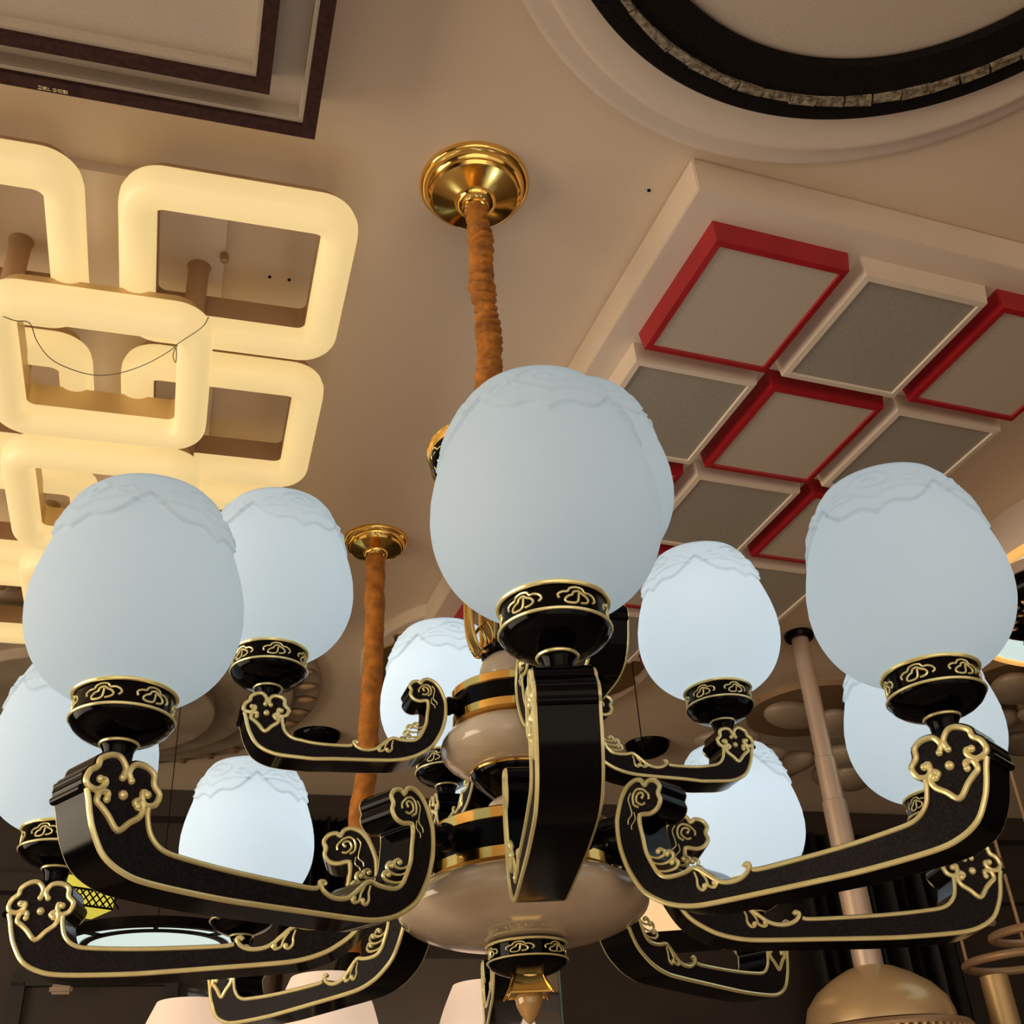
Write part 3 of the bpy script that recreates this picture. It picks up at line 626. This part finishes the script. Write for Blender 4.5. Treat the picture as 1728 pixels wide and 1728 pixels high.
# pebble lamps
def pebble_lamp(u, v, z, lab, n, spread, sd):
    rnd = random.Random(sd); p = at_z(u, v, z); t = thing('pebble_ceiling_lamp', lab, 'ceiling lamp', p)
    for k in range(n):
        a = 2.4 * k; r = spread * math.sqrt((k + .5) / n); bm = bmesh.new()
        add_ball(bm, (0, 0, 0), 0.085, 0, (1.25, .8, .38), 24); o = obj('glass_pebble', bm, 'pebble', t)
        o.location = (r * math.cos(a), r * math.sin(a), rnd.uniform(-.05, .06)); o.rotation_euler = (0, 0, a + rnd.uniform(-.5, .5))
    bm = bmesh.new(); add_lathe(bm, [(0.22, ZC - z - .02), (0.22, ZC - z)], 48); add_lathe(bm, [(0.02, 0), (0.02, ZC - z - .02)], 16); obj('base_plate', bm, 'bronze', t)
pebble_lamp(1385, 1265, 1.28, 'dim cluster lamp of flattened brown glass pebbles behind the telescopic pole', 15, 0.42, 3)
pebble_lamp(1735, 1215, 1.30, 'dim cluster lamp of flattened glass pebbles at the photo edge, behind the big shade', 14, 0.38, 5)
# cool lit drum with amber rim and ornate black ring on the right
rg_ = thing('drum_ceiling_lamp', 'round ceiling lamp with cool white glow and an amber rim at the photo edge', 'ceiling lamp', V(1.63, 2.62, ZC - 0.015))
disc('lit_diffuser', 0.466, -0.112, -0.03, 'cool_glow', rg_, dome=0.015); annulus('amber_rim', 0.470, 0.486, -0.116, -0.094, 'amber_glow', rg_); annulus('drum_wall', 0.470, 0.480, -0.094, 0.015, 'white_lamp', rg_)
p = at_z(1790, 1010, 1.22); hc = thing('hanging_wreath_lamp', 'dark ornate hanging ring lamp with bronze leaves, in front of the cool glow', 'pendant lamp', p)
bm = bmesh.new(); add_torus(bm, 0.135, 0.045, 0, 64, 14); add_lathe(bm, [(0, -.01), (0.11, -.012), (0.11, 0.03), (0, .03)], 48); add_tube(bm, [(0, 0, 0), (0, 0, ZC - 1.22)], 0.006); obj('wreath_ring', bm, 'black', hc)
for k in range(90):
    bm = bmesh.new(); a = random.uniform(0, 2 * PI); b = random.uniform(PI, 2 * PI)
    add_ball(bm, ((0.135 + .046 * math.cos(b)) * math.cos(a), (0.135 + .046 * math.cos(b)) * math.sin(a), .046 * math.sin(b)), 0.011, 0, (1, .6, .4), 8, Matrix.Rotation(b, 4, 'X') @ Matrix.Rotation(a, 4, 'Z'))
    obj('bronze_leaf', bm, 'dull_gold', hc)
annulus('silver_band', 0.178, 0.190, 0.015, 0.040, 'grey_pole', hc)

# ------------------------------------------------------------------ pole lamp with ribbed drum
pp = at_z(1337, 1070, ZC); pf = thing('pole_lamp', 'gold domed ribbed lamp on a long telescopic champagne pole', 'pendant lamp', (pp.x + .018, pp.y, ZC + EYE))
bm = bmesh.new(); add_lathe(bm, [(0.040, 0), (0.044, -.008), (0.040, -.018), (0.02, -.02)], 48); obj('ceiling_rose', bm, 'black', pf)
ht = ZC - 0.505
secs = [(0, .60, .0245), (.60, .70, .0275), (.70, .82, .0310), (.82, ht, .0345)]
secs = [(0, .38, .0245), (.38, .50, .0280), (.50, .66, .0320), (.66, ht, .0365)]
for a, b, r in secs:
    bm = bmesh.new(); add_lathe(bm, [(r * .6, -a), (r, -a), (r, -b + .002), (r * .9, -b)], 40); obj('pole_section', bm, 'grey_pole', pf)
bm = bmesh.new(); add_lathe(bm, [(0.03, -ht + .010), (0.06, -ht + .002), (0.10, -ht - .018), (0.14, -ht - .045), (0.168, -ht - .078), (0.178, -ht - .110), (0.178, -ht - .128), (0.10, -ht - .130)], 96); obj('dome', bm, 'paint_gold', pf)
bm = bmesh.new(); add_lathe(bm, [(0.17, -ht - .13), (0.205, -ht - .134), (0.212, -ht - .142), (0.212, -ht - .150), (0.19, -ht - .152), (0.19, -ht - .30), (0.205, -ht - .302), (0.12, -ht - .31)], 96)
obj('motor_housing', bm, 'bronze', pf)
for k in range(64):
    bm = bmesh.new(); a = 2 * PI * k / 64; add_box(bm, (0.202 * math.cos(a), 0.202 * math.sin(a), -ht - .225), (0.022, 0.0085, 0.15), a)
    obj('cooling_rib', bm, 'paint_gold', pf, smooth=False)

# ------------------------------------------------------------------ lit things in the dark lower background
p = at_y(262, 1596, 2.75); dl = thing('drum_pendant_lamp', 'round black framed pendant lamp with cool lit disc, low behind the far scroll arm', 'pendant lamp', p)
bm = bmesh.new(); add_lathe(bm, [(0.0, 0.0), (0.150, 0.0), (0.150, 0.01), (0.0, 0.01)], 96, close=False); obj('lit_disc', bm, 'cool_glow', dl)
annulus('lit_outer_ring', 0.168, 0.205, 0.0, 0.01, 'cool_glow', dl, bev=.001)
annulus('inner_rim', 0.150, 0.168, -0.004, 0.012, 'black', dl, bev=.001); annulus('outer_rim', 0.205, 0.222, -0.006, 0.016, 'black', dl, bev=.001)
for k in range(8):
    bm = bmesh.new(); a = k * PI / 4 + .3; add_box(bm, (0.187 * math.cos(a), 0.187 * math.sin(a), -.003), (0.04, 0.010, 0.006), a); obj('spoke', bm, 'black', dl, smooth=False)
bm = bmesh.new(); add_lathe(bm, [(0.13, 0.010), (0.13, 0.028), (0.0, 0.030)], 64); add_tube(bm, [(0, 0, .03), (0, 0, ZC + EYE - p.z)], 0.0012); obj('lamp_body', bm, 'black', dl)
p = at_y(128, 1513, 3.1); bx_ = thing('box_lantern', 'small yellow lit box lantern with a lattice front', 'lantern', p, YAW + .5)
bm = bmesh.new(); add_box(bm, (0, 0, 0), (0.16, 0.12, 0.075)); obj('lit_box', bm, 'yellow_glow', bx_, smooth=False)
bm = bmesh.new()
for k in range(-4, 5):
    for s in (-1, 1): add_tube(bm, [(k * .02 - s * .017, -.0605, -.034), (k * .02 + s * .017, -.0605, .004)], 0.0022, 6)
for z in (-.036, .006): add_tube(bm, [(-.08, -.061, z), (.08, -.061, z)], 0.003, 6)
add_tube(bm, [(0, 0, .03), (0, 0, ZC + EYE - p.z)], 0.0012)
obj('lattice', bm, 'black', bx_)
p = at_y(1118, 1535, 3.05); od = thing('box_pendant_lamp', 'peach lit tapered box lamp seen between the jade disc and a scroll arm', 'pendant lamp', p, -0.03)
bm = bmesh.new(); a = [bm.verts.new((sx * .11, sy * .09, .085)) for sx, sy in ((-1, -1), (1, -1), (1, 1), (-1, 1))]; b = [bm.verts.new((sx * .15, sy * .12, -.078)) for sx, sy in ((-1, -1), (1, -1), (1, 1), (-1, 1))]
for k in range(4): bm.faces.new((a[k], a[(k + 1) % 4], b[(k + 1) % 4], b[k]))
bm.faces.new(a); bm.faces.new(b); obj('lit_shade', bm, 'warm_glow', od, smooth=False)
bm = bmesh.new(); add_tube(bm, [(0, 0, .08), (0, 0, ZC + EYE - p.z)], 0.0015); add_box(bm, (0, 0, -.082), (0.30, 0.24, 0.008)); obj('rod', bm, 'black', od)
# hoop fixture bottom right
p = at_y(1722, 1622, 3.0); hp = thing('hoop_pendant', 'dim brass hoop pendant on thin wires beside the domed pole lamp', 'pendant lamp', p)
bm = bmesh.new(); add_torus(bm, 0.130, 0.010, 0, 72, 10); obj('hoop', bm, 'bronze', hp)
bm = bmesh.new()
for k in range(3):
    a = PI + k * 2 * PI / 3; add_tube(bm, [(0.13 * math.cos(a), 0.13 * math.sin(a), 0), (0.13 * math.cos(a), 0.13 * math.sin(a), ZC + EYE - p.z)], 0.004)
obj('wires', bm, 'bronze', hp)
bm = bmesh.new(); add_lathe(bm, [(0.033, -.03), (0.036, -.45)], 32, (-0.075, 0, 0)); obj('brass_column', bm, 'brass_satin', hp)
p = at_y(1755, 1575, 2.9); bm = bmesh.new(); add_torus(bm, 0.11, 0.010, 0, 64, 8); add_tube(bm, [(0, .11, 0), (0, .11, ZC + EYE - p.z)], 0.004); o = obj('hoop_pendant', bm, 'bronze'); o.location = p; tag(o, 'second dim brass hoop at the photo edge, above the hoop with the column', 'pendant lamp')
for (u, v, lab) in ((1668, 1548, 'small dim wall light behind the hoop pendant'), (103, 1670, 'small dim wall light above the dark framed wall panel')):
    r = ray(u, v); k = 4.13 / (r.x * EY.x + r.y * EY.y); p = Vector((r.x * k, r.y * k, r.z * k + EYE)); bm = bmesh.new(); add_box(bm, (0, 0, 0), (0.05, 0.03, 0.07) if u > 900 else (.07, .03, .03), YAW); bmesh.ops.bevel(bm, geom=bm.edges[:], offset=.008, segments=2, affect='EDGES')
    o = obj('wall_light', bm, 'pebble'); o.location = p; tag(o, lab, 'wall light')
def on_wall(u, v, d=4.24):
    r = ray(u, v); k = d / (r.x * EY.x + r.y * EY.y); return Vector((r.x * k, r.y * k, r.z * k + EYE))
p = on_wall(150, 1760); fr = thing('wall_panel', 'dark framed panel on the back wall below the scroll arm', 'wall panel', p, YAW)
bm = bmesh.new()
for (cx, cz, sx, sz) in ((0, .19, .52, .045), (0, -.19, .52, .045), (-.24, 0, .045, .36), (.24, 0, .045, .36)): add_box(bm, (cx, -.02, cz), (sx, .04, sz))
obj('frame', bm, 'curtain', fr, smooth=False)
bm = bmesh.new(); add_box(bm, (0, -.008, 0), (.44, .014, .34)); obj('panel_sheet', bm, 'wall', fr, smooth=False)
# black drape panels against the back wall
for i, (u0, u1, lab) in enumerate(((478, 600, 'tall black drape against the back wall, beside the velvet cord'), (1330, 1560, 'wide black drape against the back wall, behind the pale pole'))):
    a = on_wall(u0, 1400, 4.10); b = on_wall(u1, 1400, 4.10); L = (Vector((b.x, b.y, 0)) - Vector((a.x, a.y, 0))); bm = bmesh.new(); n = 60
    top, bot = ZC - .12 + EYE, -0.6 + EYE; vs = []
    for k in range(n + 1):
        q = Vector((a.x, a.y, 0)) + L * (k / n) - EY * (0.035 * math.sin(k * .9) + .02 * math.sin(k * .37)); vs.append((bm.verts.new((q.x, q.y, top)), bm.verts.new((q.x, q.y, bot))))
    for k in range(n): bm.faces.new((vs[k][0], vs[k + 1][0], vs[k + 1][1], vs[k][1]))
    r = bmesh.ops.solidify(bm, geom=bm.faces[:], thickness=0.01)
    tag(obj('drape', bm, 'curtain'), lab, 'drape')
# glass partition: only its green edge shows
a = at_y(941, 1630, 3.4); bm = bmesh.new(); w_ = 1.0
add_box(bm, (-w_ / 2, 0, 0), (w_, 0.008, 1.5), 0, 0); 
gp = thing('glass_partition', 'clear glass partition with a thin green edge, below the chandelier', 'glass partition', (a.x, a.y, a.z - .75 + .02), YAW)
obj('pane', bm, 'glass', gp, smooth=False)
bm = bmesh.new(); add_box(bm, (0.002, 0, 0), (0.004, 0.008, 1.5)); obj('polished_edge', bm, 'glass_edge', gp, smooth=False)
# tiny fixings in the ceiling
for (u, v, lab) in ((455, 467, 'tiny dark ceiling screw seen inside the glowing ring, nearer its lamp base'), (488, 472, 'tiny dark ceiling screw seen inside the glowing ring, nearer the ring edge'), (1095, 321, 'tiny dark ceiling screw between the gold canopy and the checker lamp corner'), (1050, 497, 'tiny dark ceiling screw beside the long edge of the checker lamp')):
    bm = bmesh.new(); add_lathe(bm, [(0, -.002), (.0028, -.0015), (.0032, 0)], 12); o = obj('ceiling_screw', bm, 'black'); o.location = at_z(u, v, ZC)
    tag(o, lab, 'screw', 'screw heads in the ceiling')
